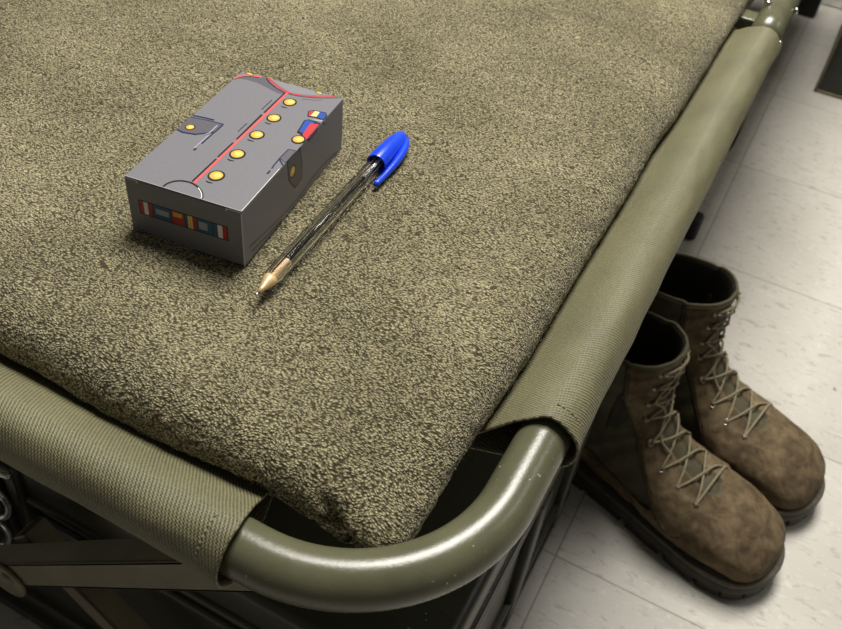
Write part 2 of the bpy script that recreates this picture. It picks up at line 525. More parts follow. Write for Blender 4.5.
# ------------------------------------------------------------------ footlocker under the cot
fl = thing('footlocker', 'dark olive footlocker trunk underneath the camp cot', 'trunk', (-.45, .39, 0))
bm = bmesh.new(); box(bm, -.83, -0.057, .205, .575, 0, .232, .006, seg=3)
local(obj('body', bm, M_dark, fl, sharp=40))
bm = bmesh.new(); box(bm, -.833, -0.053, .200, .579, .235, .282, .007, seg=3)
local(obj('lid', bm, M_dark, fl, sharp=40))
bm = bmesh.new()
box(bm, -.836, -0.050, .197, .582, .240, .249, .003)
local(obj('lid_rim', bm, M_dark, fl, sharp=40))
for z in (.222, .06, .012):
    bm = bmesh.new(); box(bm, -.834, -0.051, .199, .580, z - .006, z + .004, .003)
    local(obj('side_ridge', bm, M_dark, fl, sharp=40))
for y in (.40, .52):
    bm = bmesh.new(); box(bm, -.058, -.049, y, y + .02, .02, .21, .002)
    local(obj('side_rib', bm, M_dark, fl, sharp=40))
bm = bmesh.new()
box(bm, -.47, -.352, .1935, .204, .175, .283, .002)
local(obj('latch_plate', bm, M_dark, fl, sharp=40))
def ring(bm, c, rx, rz, r, seg=36):
    tube(bm, [(c[0] + rx * math.cos(2 * PI * k / seg), c[1] - .004 * math.sin(PI * k / seg), c[2] + rz * math.sin(2 * PI * k / seg)) for k in range(seg)], r, 12, closed=True)
la = bmesh.new(); box(la, -.405, -.362, .186, .194, .17, .27, .003)
latch = local(obj('latch', la, M_rubber, fl))
bm = bmesh.new(); ring(bm, (-.360, .183, .262), .012, .019, .0022); local(obj('latch_ring', bm, M_chrome, fl))
bm = bmesh.new(); ring(bm, (-.374, .183, .217), .012, .019, .0022); local(obj('latch_ring', bm, M_chrome, fl))
bm = bmesh.new(); tube(bm, [(-.40, .188, .292), (-.36, .186, .290), (-.344, .188, .288)], .002, 12); local(obj('latch_pin', bm, M_chrome, fl))

# ------------------------------------------------------------------ blanket
def make_blanket():
    xf, yf = -.0905, .1850       # where the flat top ends (right, front)
    R = .027; RZ = .0180
    ZT = .4945
    # arc-length axes: graded spacing, fine close to the corner
    def axis(end, step0, step1, fine):
        out = [0.0]; 
        while out[-1] < end:
            k = min(1, max(0, (out[-1] - fine) / .5)); out.append(out[-1] + step0 + (step1 - step0) * k)
        return out
    EXT = .056
    ux = np.array(axis(.56 + EXT, .0013, .004, .42)); uy = np.array(axis(1.72 + EXT, .0013, .006, .42))
    ax = ux - EXT; ay = uy - EXT          # negative = round the edge
    A, B = np.meshgrid(ax, ay, indexing='ij')
    dx = np.clip(-A, 0, None); dy = np.clip(-B, 0, None)
    p = 2.7
    D = (dx ** p + dy ** p) ** (1 / p)
    Dc = np.clip(D, 0, EXT)
    with np.errstate(all='ignore'):
        ex = np.where(D > 0, dx / D, 0); ey = np.where(D > 0, dy / D, 0)
    phi = Dc / EXT * math.radians(172)
    # plump double-fold edge
    out_ = R * np.sin(np.clip(phi, 0, PI)) ** .85
    out_ = out_ - .0045 * np.exp(-((phi - 2.0) / .16) ** 2)
    out_ = np.where(phi > PI / 2, R - (R - out_) * .75, out_)
    zz = ZT - RZ * (1 - np.cos(phi))
    X = xf - np.clip(A, 0, None) + ex * out_
    Y = yf + np.clip(B, 0, None) + ey * out_ * -1
    # position jitter of edges
    Z = zz
    Vv = np.stack([X, Y, Z], -1)
    nx_, ny_ = X.shape
    # normals
    du = np.gradient(Vv, axis=0); dv = np.gradient(Vv, axis=1)
    N = np.cross(du, dv); N /= (np.linalg.norm(N, axis=-1, keepdims=True) + 1e-12)
    N = np.where((np.abs(N).sum(-1) > .1)[..., None], N, 0)
    if N[-5, -5, 2] < 0: N = -N
    flat = Vv.reshape(-1, 3); disp = np.zeros(len(flat))
    nz = noise.noise
    fine_mask = ((X > -.55) & (Y < .95)).reshape(-1)
    for i, (x, y, z) in enumerate(flat):
        v = .0030 * nz((x * 7, y * 7, 3.1)) + .0016 * nz((x * 22, y * 16, 8.0))
        if fine_mask[i]:
            v += .0006 * nz((x * 160, y * 160, z * 160)) + .0005 * nz((x * 420, y * 420, z * 420))
        disp[i] = v
    disp = disp.reshape(nx_, ny_)
    # a soft crease running across the far part
    cr = (Y - .66) - (X + .30) * .55
    disp += -.0022 * np.exp(-(cr / .010) ** 2) * ((X < -.22)) + .0022 * np.exp(-((cr - .022) / .016) ** 2) * (X < -.22)
    Vv = Vv + N * disp[..., None]
    # keep the underside resting on the canvas
    Vv[..., 2] = np.maximum(Vv[..., 2], ZR - .0118)
    # the corner droops and pinches slightly
    cd = np.exp(-(((X + .068) / .03) ** 2 + ((Y - .170) / .03) ** 2))
    Vv[..., 2] -= .011 * cd
    Vv[..., 1] -= .0035 * cd
    # a crease where the fold tucks under, slanting into the corner
    low = np.clip((.490 - Z) / .006, 0, 1)
    cl = (Z - (.4785 - (X + .075) * -.10)) 
    g = np.exp(-(cl / .0022) ** 2) * low * np.clip((X + .30) / .1, 0, 1) * np.clip((-.072 - X) / .01, 0, 1)
    Vv -= N * (.0045 * g)[..., None]
    g = np.exp(-(((X + .092 + (Z - .48) * .6) / .005) ** 2)) * np.clip((.172 - Y) / .008, 0, 1) * low
    Vv -= N * (.005 * g)[..., None]
    return Vv, N
BV, BN = make_blanket()
blanket = link('wool_blanket', grid_mesh('wool_blanket', BV), M_wool)
tag(blanket, 'folded olive grey wool blanket spread over the camp cot', 'blanket')
def blanket_top(x, y):
    d = (BV[..., 0] - x) ** 2 + (BV[..., 1] - y) ** 2 + (BV[..., 2] < .487) * 1.0
    return float(BV.reshape(-1, 3)[d.argmin()][2])

# fuzz: short loose fibres on the visible part
def make_fuzz(n=45000):
    N0 = BN.reshape(-1, 3); P0 = BV.reshape(-1, 3)
    ok = np.where((P0[:, 1] < .75) & (P0[:, 0] > -.52) & (P0[:, 2] > .474) & (np.abs(N0).sum(1) > .5))[0]
    w = 1 / (1 + ((P0[ok, 1] - .15) / .25) ** 2); w /= w.sum()
    pk = nrng.choice(ok, n, p=w)
    P = P0[pk] + nrng.normal(0, .0006, (n, 3)) * [1, 1, 0]; Nn = N0[pk]
    r = nrng.normal(0, 1, (n, 3)); r -= Nn * (r * Nn).sum(1, keepdims=True); r /= np.linalg.norm(r, axis=1, keepdims=True)
    side = np.cross(Nn, r)
    L = nrng.uniform(.0008, .0020, n)[:, None]; w = nrng.uniform(.00004, .00008, n)[:, None]
    lift = nrng.uniform(.05, .4, n)[:, None]
    bend = nrng.normal(0, .35, n)[:, None]
    a = P - Nn * .0003; b = P + (r + side * bend * .3) * L * .5 + Nn * L * lift; c = P + (r + side * bend) * L + Nn * L * lift * .9
    V = np.stack([a - side * w, a + side * w, b - side * w, b + side * w, c], 1).reshape(-1, 3)
    base = np.arange(n)[:, None] * 5
    q = base + np.array([[0, 1, 3, 2]]); t = base + np.array([[2, 3, 4]])
    me = bpy.data.meshes.new('wool_fuzz')
    me.vertices.add(len(V)); me.vertices.foreach_set('co', V.reshape(-1).astype(np.float32))
    li = np.concatenate([q.reshape(-1), t.reshape(-1)]).astype(np.int32)
    me.loops.add(len(li)); me.loops.foreach_set('vertex_index', li)
    me.polygons.add(2 * n); me.polygons.foreach_set('loop_start', np.concatenate([np.arange(n) * 4, 4 * n + np.arange(n) * 3]).astype(np.int32))
    me.update(calc_edges=True)
    o = link('wool_fuzz', me, simple('wool_fibre', (146, 138, 108), .9, nscale=300, var=.25), blanket)
    o['kind'] = 'stuff'
make_fuzz()

# ------------------------------------------------------------------ card box
BW, BL, BT = .0590, .1095, .0312
A0 = Vector((-.2519, .2367, 0)); PHI = 1.7040
zb = -.0012 + max(blanket_top(A0.x + a, A0.y + b) for a in np.linspace(0, .06, 6) for b in np.linspace(0, .1, 6)) - .0004
carton = thing('card_box', 'small grey uniform-print card box with gold buttons on the blanket', 'box', (A0.x, A0.y, zb), PHI - PI / 2)
def flatm(name, c, rough=.35):
    return simple(name, c, rough, nscale=900, var=.025, spec=.4)
K = {}
for nm, c in dict(grey=(116, 115, 120), shade=(90, 88, 96), ink=(26, 24, 30), navy=(34, 42, 74), red=(186, 52, 60), pink=(204, 92, 94), gold=(220, 178, 78),
                  pale=(232, 202, 112), amber=(214, 158, 58), white=(222, 220, 214), blue=(36, 74, 160), teal=(30, 84, 112), dred=(166, 40, 36), lgrey=(150, 152, 160), cream=(220, 208, 132), silver=(128, 127, 132)).items():
    K[nm] = flatm('print_' + nm, c)
KN = list(K); KM = [K[n] for n in KN]
def poly3(bm, pts, mi):
    vs = [bm.verts.new(p) for p in pts]
    for tri in tessellate_polygon([[Vector(p) for p in pts]]):
        try:
            f = bm.faces.new([vs[i] for i in tri]); f.material_index = mi
        except ValueError: pass
class Print:
    """draws flat printed shapes on one face; (u, v) in millimetres; later = on top"""
    def __init__(s, bm, fn): s.bm = bm; s.fn = fn; s.k = 0
    def poly(s, pts, col, close=True):
        s.k += 1
        h = .00002 + .000003 * s.k
        poly3(s.bm, [s.fn(u, v, h) for u, v in pts], KN.index(col))
    def line(s, pts, w, col, smooth=False):
        if smooth: pts = [tuple(q) for q in catmull(pts, 8 * len(pts))]
        ws = w if isinstance(w, (list, tuple)) else [w] * len(pts)
        L = []; Rr = []
        for i, p in enumerate(pts):
            a = pts[max(i - 1, 0)]; b = pts[min(i + 1, len(pts) - 1)]
            dx, dy = b[0] - a[0], b[1] - a[1]; l = math.hypot(dx, dy) or 1
            ww = ws[min(i, len(ws) - 1)]
            L.append((p[0] - dy / l * ww / 2, p[1] + dx / l * ww / 2)); Rr.append((p[0] + dy / l * ww / 2, p[1] - dx / l * ww / 2))
        s.poly(L + Rr[::-1], col)
    def ell(s, c, rx, ry, col, n=28):
        s.poly([(c[0] + rx * math.cos(2 * PI * i / n), c[1] + ry * math.sin(2 * PI * i / n)) for i in range(n)], col)
    def button(s, c, r, fy=1.0):
        s.ell(c, r * 1.3, r * 1.3 * fy, 'ink'); s.ell((c[0] - .05 * r, c[1] + .05 * r), r, r * fy, 'amber')
        s.ell((c[0] + .1 * r, c[1] + .1 * r), r * .86, r * .86 * fy, 'gold'); s.ell((c[0] + .12 * r, c[1] + .16 * r), r * .52, r * .52 * fy, 'pale')
        s.line([(c[0] - .5 * r, c[1] - .3 * r), (c[0] - .3 * r, c[1] - .5 * r), (c[0], c[1] - .45 * r)], .35, 'amber')
W, L_, T_ = 59, 102, 32.5
bm = bmesh.new()
box(bm, 0, BW, 0, BL, 0, BT - .0004, .0005, KN.index('grey'))
top = Print(bm, lambda u, v, h: (u / 1000, v / 1000 * BL / .102, BT + h))
# (the printed top face is drawn on the lid flap below)
fr_ = Print(bm, lambda u, v, h: (u / 1000, -h, v / 1000 * BT / .0325))
rt_ = Print(bm, lambda u, v, h: (BW + h, u / 1000 * BL / .102, v / 1000 * BT / .0325))
# ribbon bar on the front end
def bar(u0, u1, v0, v1, col): fr_.poly([(u0, v0), (u1, v0), (u1, v1), (u0, v1)], col)
bar(5.6, 51.4, 12.6, 21.2, 'ink')
V0, V1 = 13.2, 20.6
for u0, u1, c in ((6.2, 8.2, 'dred'), (8.2, 10.4, 'white'), (10.4, 12.6, 'dred'), (12.9, 22.3, 'teal'), (22.6, 29.2, 'dred'), (29.2, 31.0, 'teal'), (31.0, 33.4, 'cream'), (33.4, 35.4, 'dred'),
                  (35.7, 41.8, 'teal'), (41.8, 46.2, 'teal'), (46.2, 48.6, 'white'), (48.6, 50.8, 'dred')):
    bar(u0, u1, V0, V1, c)
bar(14.4, 21.2, 15.6, 18.8, 'lgrey'); bar(23.4, 28.2, 17.4, 20.2, 'amber'); bar(31.6, 32.6, V0, V1, 'gold'); bar(36.6, 41.0, 14.8, 19.2, 'lgrey')
bar(43.6, 44.2, V0, V1, 'navy'); bar(29.2, 29.7, V0, V1, 'navy'); bar(12.6, 12.95, V0, V1, 'ink'); bar(22.3, 22.65, V0, V1, 'ink'); bar(35.4, 35.75, V0, V1, 'ink')
fr_.line([(6.5, 32.0), (6.7, 30.6)], .5, 'white'); fr_.line([(51.4, 32.0), (51.4, 30.4)], .5, 'white')
fr_.line([(W - .25, .3), (W - .25, 31.5)], .5, 'white'); fr_.line([(.3, 31.9), (6.4, 31.9)], .45, 'white'); fr_.line([(51.6, 31.9), (58.6, 31.9)], .45, 'white')
rt_.poly([(60.5, 32.3), (73, 32.3), (71, 30.4), (63, 29.8)], 'ink'); rt_.poly([(62, 32.3), (71.5, 32.3), (70, 31.2), (64, 30.8)], 'red')
rt_.poly([(78, 32.3), (83, 32.3), (82, 29.6), (79.5, 29.2)], 'ink'); rt_.poly([(79, 32.3), (82.2, 32.3), (81.4, 30.4), (79.8, 30.2)], 'lgrey')
# right side: pocket flap folding over the edge, coat-tail line
rt_.poly([(41.2, 32.2), (53.6, 32.2), (55.6, 20), (55.2, 13.2), (48.1, 11.2), (42.2, 20.5)], 'shade')
for seg in ([(41.2, 32.2), (42.2, 20.5), (48.1, 11.6)], [(48.1, 11.6), (55.4, 12.4), (55.8, 20), (53.8, 32.2)]): rt_.line(seg, .8, 'ink')
rt_.button((46.2, 23.0), 2.4, 1.2)
rt_.line([(4, 8.6), (22, 5.6), (38, 3.6), (53, 2.8), (66, 4.6), (79, 5.0), (96, 2.4)], [.4, .9, .9, .8, .5], 'ink', True)
rt_.line([(6, 4.6), (20, 2.6), (34, 1.4)], .6, 'ink', True)
rt_.line([(.25, .3), (.25, 31.8)], .4, 'lgrey')
local_ = obj('carton', bm, KM, carton, smooth=False)
# lid flap
bm = bmesh.new()
box(bm, .0001, BW - .0001, .0001, BL - .0001, BT - .0004, BT, .00018, KN.index('grey'))
top = Print(bm, lambda u, v, h: (u / 1000, v / 1000 * BL / .102, BT + h))
top.poly([(.6, 94), (3, 99), (7, 101.4), (15, 101.6), (19, 98.3), (24, 95.4), (30.4, 92.2), (28.5, 90.8), (24, 91.8), (18, 93.6), (12, 95.2), (6, 95.2)], 'shade')
top.poly([(16, 101.7), (50, 101.7), (46, 98.6), (38.7, 95.6), (32.1, 94.6), (25, 97.6), (19, 100.6)], 'silver')
top.line([(.4, 93.4), (2.0, 97.2), (5, 99.6), (9, 100.8), (12, 101.2)], 1.4, 'pink', True)
top.line([(.8, 92.6), (2.6, 96.3), (6, 98.6), (11, 100)], .6, 'ink', True)
top.line([(15.6, 101.6), (19, 99.6), (24, 96.6), (31, 94)], [1.8, 1.9, 1.6, 1.2], 'red', True)
top.line([(14.6, 101.2), (18, 98.4), (23.6, 95.2), (30.5, 92.9)], .7, 'ink', True)
top.line([(31, 94.0), (38, 94.6), (46, 97.2), (52, 100.2), (54.6, 101.6)], [1.2, 1.4, 1.3, 1.0], 'red', True)
top.line([(30.5, 92.9), (38, 93.5), (46.6, 96.2), (53.6, 99.6), (56.4, 101.4)], .55, 'ink', True)
top.line([(40, 91.6), (46, 93.6), (50, 95.6)], .6, 'shade', True)
top.ell((45.5, 100.9), 2.3, .9, 'ink'); top.ell((45.6, 101.0), 1.8, .65, 'gold')
top.ell((4.8, 100.9), 2.6, .9, 'ink'); top.ell((4.9, 101.0), 2.0, .65, 'gold')
# placket
top.line([(31.2, 93.6), (30.9, 60), (30.5, 40), (30.0, 8.4)], 1.5, 'pink')
top.line([(30.0, 93.0), (29.7, 72)], [.8, 1.1], 'ink'); top.line([(29.6, 70), (29.4, 46)], [1.2, .9], 'ink'); top.line([(29.4, 43), (29.1, 30)], 1.0, 'ink'); top.line([(29.2, 28.5), (28.8, 9.2)], 1.0, 'ink')
top.line([(27.4, 84), (27.2, 74)], .45, 'ink'); top.line([(26.9, 60), (26.7, 52)], .45, 'ink')
for c, r in (((36.4, 86.2), 2.75), ((36.3, 69.9), 2.85), ((36.1, 53.5), 2.9), ((35.9, 35.8), 2.95), ((36.0, 17.4), 3.0)):
    top.button(c, r)
    top.line([(c[0] - 2.2, c[1] - 5.2), (c[0] - .4, c[1] - 5.6), (c[0] + 1.4, c[1] - 5.3)], [.3, .7, .3], 'ink')
# medal and ribbons on the right breast
top.poly([(48.4, 83.0), (50.2, 85.0), (53.5, 85.3), (56.9, 85.9), (58.8, 83.6), (58.8, 78.8), (54.7, 79.4), (50.2, 78.6)], 'ink')
top.poly([(49.0, 83.0), (50.4, 84.4), (51.4, 84.5), (51.2, 79.5), (50.4, 79.4)], 'red')
top.poly([(51.5, 84.5), (54.0, 84.8), (54.4, 80.2), (51.3, 79.6)], 'cream')
top.poly([(54.1, 84.8), (56.8, 85.2), (58.2, 83.4), (58.4, 79.6), (54.6, 80.1)], 'blue')
top.poly([(50.4, 74.8), (52.0, 76.4), (56.2, 76.2), (58.8, 76), (58.8, 60), (57.6, 58.4), (55.4, 62.6), (52.0, 64)], 'ink')
top.poly([(51.0, 74.6), (52.2, 75.7), (55.8, 75.4), (55.4, 66), (54.6, 64.6), (52.7, 65.0)], 'blue')
top.poly([(54.4, 73.8), (58.6, 74.8), (58.8, 66), (58.8, 60.4), (57.2, 60.2), (55.2, 64)], 'red')
top.poly([(54.0, 77.6), (58.6, 79), (58.8, 77.2), (54.2, 76.6)], 'lgrey')
top.button((55.6, 58.8), 2.7)
# pockets
top.poly([(.2, 41.0), (.2, 52.2), (9, 53.6), (17.2, 54.0), (17.2, 46.8), (10.2, 41.4), (4, 40.2)], 'shade')
for seg in ([(.2, 52.4), (9, 53.7), (17.4, 54.1)], [(17.4, 54.1), (17.3, 46.6), (10.2, 41.0), (4, 39.8), (.2, 40.8)], [(.2, 54.2), (6, 55), (11.6, 55.4)]): top.line(seg, .75, 'navy')
top.line([(15.4, 52), (15.4, 44.6), (14.2, 42.6)], .7, 'lgrey'); top.line([(17.2, 46), (16.9, 36)], .6, 'navy'); top.line([(16.2, 43), (15.9, 31)], .8, 'lgrey'); top.line([(16.7, 31.6), (16.6, 29.8)], .9, 'navy')
top.button((4.9, 44.9), 1.9)
top.poly([(55.2, 41.4), (55.3, 49.4), (58.85, 49.6), (58.85, 39.4)], 'shade')
top.line([(58.8, 49.9), (55.2, 49.6), (54.9, 41), (58.8, 37.4)], .7, 'navy'); top.line([(54.9, 41), (55.1, 36), (55.4, 33)], .6, 'navy'); top.line([(55.5, 31.2), (55.6, 28.6)], .8, 'navy')
# thumb notch at the near edge
nt = [(19.6, .4), (20.0, 3.2), (21.6, 5.8), (24.6, 7.7), (29, 8.2), (33, 7.0), (36.6, 4.6), (38.8, 1.8), (39.2, .4)]
top.line(nt, [.45, .6, .7, .7, .7, .7], 'ink', True)
top.line([(33.6, 6.4), (36.4, 4.2), (38.4, 1.6), (38.7, .4)], .45, 'white', True)
# scuffed paper at the edges
top.line([(.3, .22), (58.7, .22)], .3, 'lgrey'); top.line([(58.75, .4), (58.75, 34)], .32, 'white')
obj('tuck_flap', bm, KM, carton, smooth=False)

# ------------------------------------------------------------------ pen
PTX, PTY, PANG, PLEN = -.1740, .2262, 1.6340, .150
ztop = max(blanket_top(PTX + math.cos(PANG) * t, PTY + math.sin(PANG) * t) for t in np.linspace(.01, .14, 14))
pen = thing('ballpoint_pen', 'clear hexagonal ballpoint pen with blue cap lying beside the card box', 'pen', (PTX, PTY, ztop + .0049), PANG)
Mx = Matrix.Rotation(PI / 2, 4, 'Y')
def prism_x(bm, prof, seg, rot=0, mi=0):
    """(x, radius) stations turned about the local x axis"""
    rings = [[bm.verts.new((x, r * math.cos(2 * PI * k / seg + rot), r * math.sin(2 * PI * k / seg + rot))) for k in range(seg)] for x, r in prof]
    for i in range(len(rings) - 1):
        for k in range(seg): bm.faces.new((rings[i][k], rings[i][(k + 1) % seg], rings[i + 1][(k + 1) % seg], rings[i + 1][k])).material_index = mi
    return rings
s = NT('clear_plastic'); s.p.inputs['Transmission Weight'].default_value = 1; s.p.inputs['IOR'].default_value = 1.22
M_clear = s.set(Base_Color=(.96, .96, .97, 1), Roughness=s.math('MULTIPLY', s.noise(s.obj(), 200, 2), .12))
s = NT('refill_plastic'); s.p.inputs['Transmission Weight'].default_value = .1; s.p.inputs['IOR'].default_value = 1.3
M_refill = s.set(Base_Color=lin((222, 218, 208)), Roughness=s.math('ADD', s.math('MULTIPLY', s.noise(s.obj(), 200, 2), .2), .15))
M_ink = simple('pen_ink', (62, 60, 58), .2)
M_brass = simple('brass', (228, 196, 148), .35, .35)
M_tip = simple('tip_steel', (200, 196, 188), .25, 1)
s = NT('blue_plastic'); s.p.inputs['Subsurface Weight'].default_value = 0
M_blue = s.set(Base_Color=s.ramp(s.noise(s.obj(), 40, 2), [(.3, (16, 62, 214)), (.7, (24, 74, 226))]), Roughness=.28)
bm = bmesh.new()
o1 = prism_x(bm, [(.0125, .0035), (.0145, .0041), (.136, .0041)], 6, PI / 6)
o2 = prism_x(bm, [(.0125, .0021), (.136, .0021)], 24)
# end caps bridging the hexagon and the bore
def bridge(a, b, flip):
    n = len(b); h = len(a)
    for k in range(h):
        seg = [b[(k * n // h + j) % n] for j in range(n // h + 1)]
        f = [a[k]] + seg[:1] + seg[1:] + [a[(k + 1) % h]]
        f = [a[k], *seg, a[(k + 1) % h]]
        bm.faces.new(f if flip else f[::-1])
b0 = o2[0][2:] + o2[0][:2]; b1 = o2[1][2:] + o2[1][:2]
bridge(o1[0], b0, True); bridge(o1[-1], b1, False)
for f in [f for f in bm.faces if all(v in o2[0] + o2[1] for v in f.verts)]: f.normal_flip()
bmesh.ops.recalc_face_normals(bm, faces=bm.faces)
obj('barrel', bm, M_clear, pen, smooth=False)
def solid_x(bm, prof, seg=24, mi=0):
    r = prism_x(bm, prof, seg, 0, mi)
    bm.faces.new(r[0][::-1]).material_index = mi; bm.faces.new(r[-1]).material_index = mi
bm = bmesh.new(); solid_x(bm, [(.026, .0014), (.102, .0014)]); obj('ink', bm, M_ink, pen)
bm = bmesh.new(); solid_x(bm, [(.1021, .0014), (.133, .0014)]); obj('refill_tube', bm, M_refill, pen)
bm = bmesh.new(); solid_x(bm, [(.0022, .0009), (.0045, .0012), (.0085, .0025), (.0105, .0030), (.0124, .0033), (.01241, .0020), (.0258, .0020)]); obj('nib_holder', bm, M_brass, pen, sharp=35)
bm = bmesh.new(); solid_x(bm, [(-.0003, .0003), (.0, .0005), (.0023, .0008)]); obj('tip', bm, M_tip, pen)
bm = bmesh.new()
outer = [(.1175, .0055), (.1185, .0057), (.130, .0055), (.140, .0048), (.147, .0038), (.1505, .0026), (.1518, .0010)]
inner = [(.1175, .0049), (.134, .0047)]
ro = prism_x(bm, outer, 32); bm.faces.new(ro[-1])
ri = prism_x(bm, inner, 32)
for k in range(32): bm.faces.new((ro[0][k], ri[0][k], ri[0][(k + 1) % 32], ro[0][(k + 1) % 32]))
bm.faces.new(ri[-1])
bmesh.ops.recalc_face_normals(bm, faces=bm.faces)
cap = obj('cap', bm, M_blue, pen, sharp=45); cap['label'] = 'bright blue plastic cap'
bm = bmesh.new()
cl = catmull([(.1485, -.0036, -.0004), (.141, -.0062, -.0008), (.128, -.0078, -.0010), (.114, -.0079, -.0012), (.102, -.0072, -.0014)], 24)
rr = [.0016 + .0006 * math.sin(PI * min(1, i / 18)) for i in range(24)]
rr[-1] = .0011; rr[-2] = .0017; 
tube(bm, [tuple(q) for q in cl], rr, 14, flat=1.0)
obj('clip', bm, M_blue, cap)

# ------------------------------------------------------------------ boots
FR = [ # front (x,z), back (x,z), half width, squareness below
 ((.2915, .040), (.2915, .026), .013, 2.2),
 ((.2880, .050), (.2880, .024), .027, 2.4),
 ((.2800, .0585), (.2800, .023), .0385, 3.6),
 ((.2670, .066), (.2670, .022), .0455, 4.0),
 ((.2490, .0725), (.2490, .022), .0485, 4.2),
 ((.2290, .077), (.2290, .022), .0503, 4.2),
 ((.2070, .081), (.2050, .022), .0510, 4.2),
 ((.1870, .086), (.1790, .022), .0480, 4.2),
 ((.1690, .094), (.1500, .023), .0440, 4.0),
 ((.1540, .104), (.1180, .025), .0410, 3.6),
 ((.1430, .116), (.0850, .027), .0390, 3.2),
 ((.1350, .128), (.0500, .029), .0380, 2.6),
 ((.1300, .140), (.0180, .032), .0380, 2.5),
 ((.1270, .151), (.0040, .046), .0385, 2.3),
 ((.1250, .162), (.0010, .070), .0390, 2.2),
 ((.1240, .174), (.0040, .103), .0400, 2.1),
 ((.1235, .186), (.0100, .138), .0410, 2.1),
 ((.1235, .198), (.0150, .163), .0420, 2.1),
 ((.1240, .210), (.0150, .183), .0430, 2.1),
 ((.1250, .221), (.0130, .200), .0440, 2.1)]
ZK = lambda z: z if z < .12 else .12 + (z - .12) * .83
FA = [np.array([f[0] * .955, ZK(f[1]), b[0] * .955, ZK(b[1]), w, n]) for (f, b, w, n) in FR]
NRING, NSEG = 150, 176
RING = catmull(FA, NRING)
def ring_at(t):
    """t in 0..19"""
    k = min(max(t / 19 * (NRING - 1), 0), NRING - 1.001); i = int(k); f = k - i
    return RING[i] * (1 - f) + RING[i + 1] * f
def ring_point(r, th):
    fx, fz, bx, bz, w, n = r
    c = math.cos(th); s_ = math.sin(th)
    e = 2 / (2.15 if c >= 0 else n)
    cc = math.copysign(abs(c) ** e, c)
    ss = math.copysign(abs(s_) ** e, s_)
    cx, cz = (fx + bx) / 2, (fz + bz) / 2
    return Vector((cx + (fx - bx) / 2 * cc, w * ss, cz + (fz - bz) / 2 * cc))
FAB = [(.026, .098), (.052, .078), (.100, .060), (.160, .046), (.172, .055), (.140, .090), (.112, .125), (.098, .160), (.090, .240), (.020, .240), (.020, .14)]
STAY = [(.090, .240), (.098, .160), (.112, .125), (.140, .090), (.178, .046), (.192, .041), (.204, .045), (.208, .056), (.206, .066), (.214, .090), (.16, .14), (.16, .24)]
FAB = [(a * .955, ZK(b)) for a, b in FAB]; STAY = [(a * .955, ZK(b)) for a, b in STAY]
def sdist(p, poly):
    """signed distance, negative inside"""
    x, y = p; ins = False; best = 1e9
    n = len(poly)
    for i in range(n):
        ax, ay = poly[i]; bx, by = poly[(i + 1) % n]
        dx, dy = bx - ax, by - ay
        t = max(0, min(1, ((x - ax) * dx + (y - ay) * dy) / (dx * dx + dy * dy + 1e-12)))
        best = min(best, math.hypot(x - ax - t * dx, y - ay - t * dy))
        if (ay > y) != (by > y) and x < (bx - ax) * (y - ay) / (by - ay) + ax: ins = not ins
    return -best if ins else best
def sst(a, b, x):
    t = max(0, min(1, (x - a) / (b - a))); return t * t * (3 - 2 * t)
T_LO = 5.4       # the throat of the lacing
def gap_half(t):
    """half width of the tongue gap on ring t"""
    if t < T_LO: return 0
    return .0125 * sst(T_LO, T_LO + .5, t) + .0015 * sst(9, 14, t)

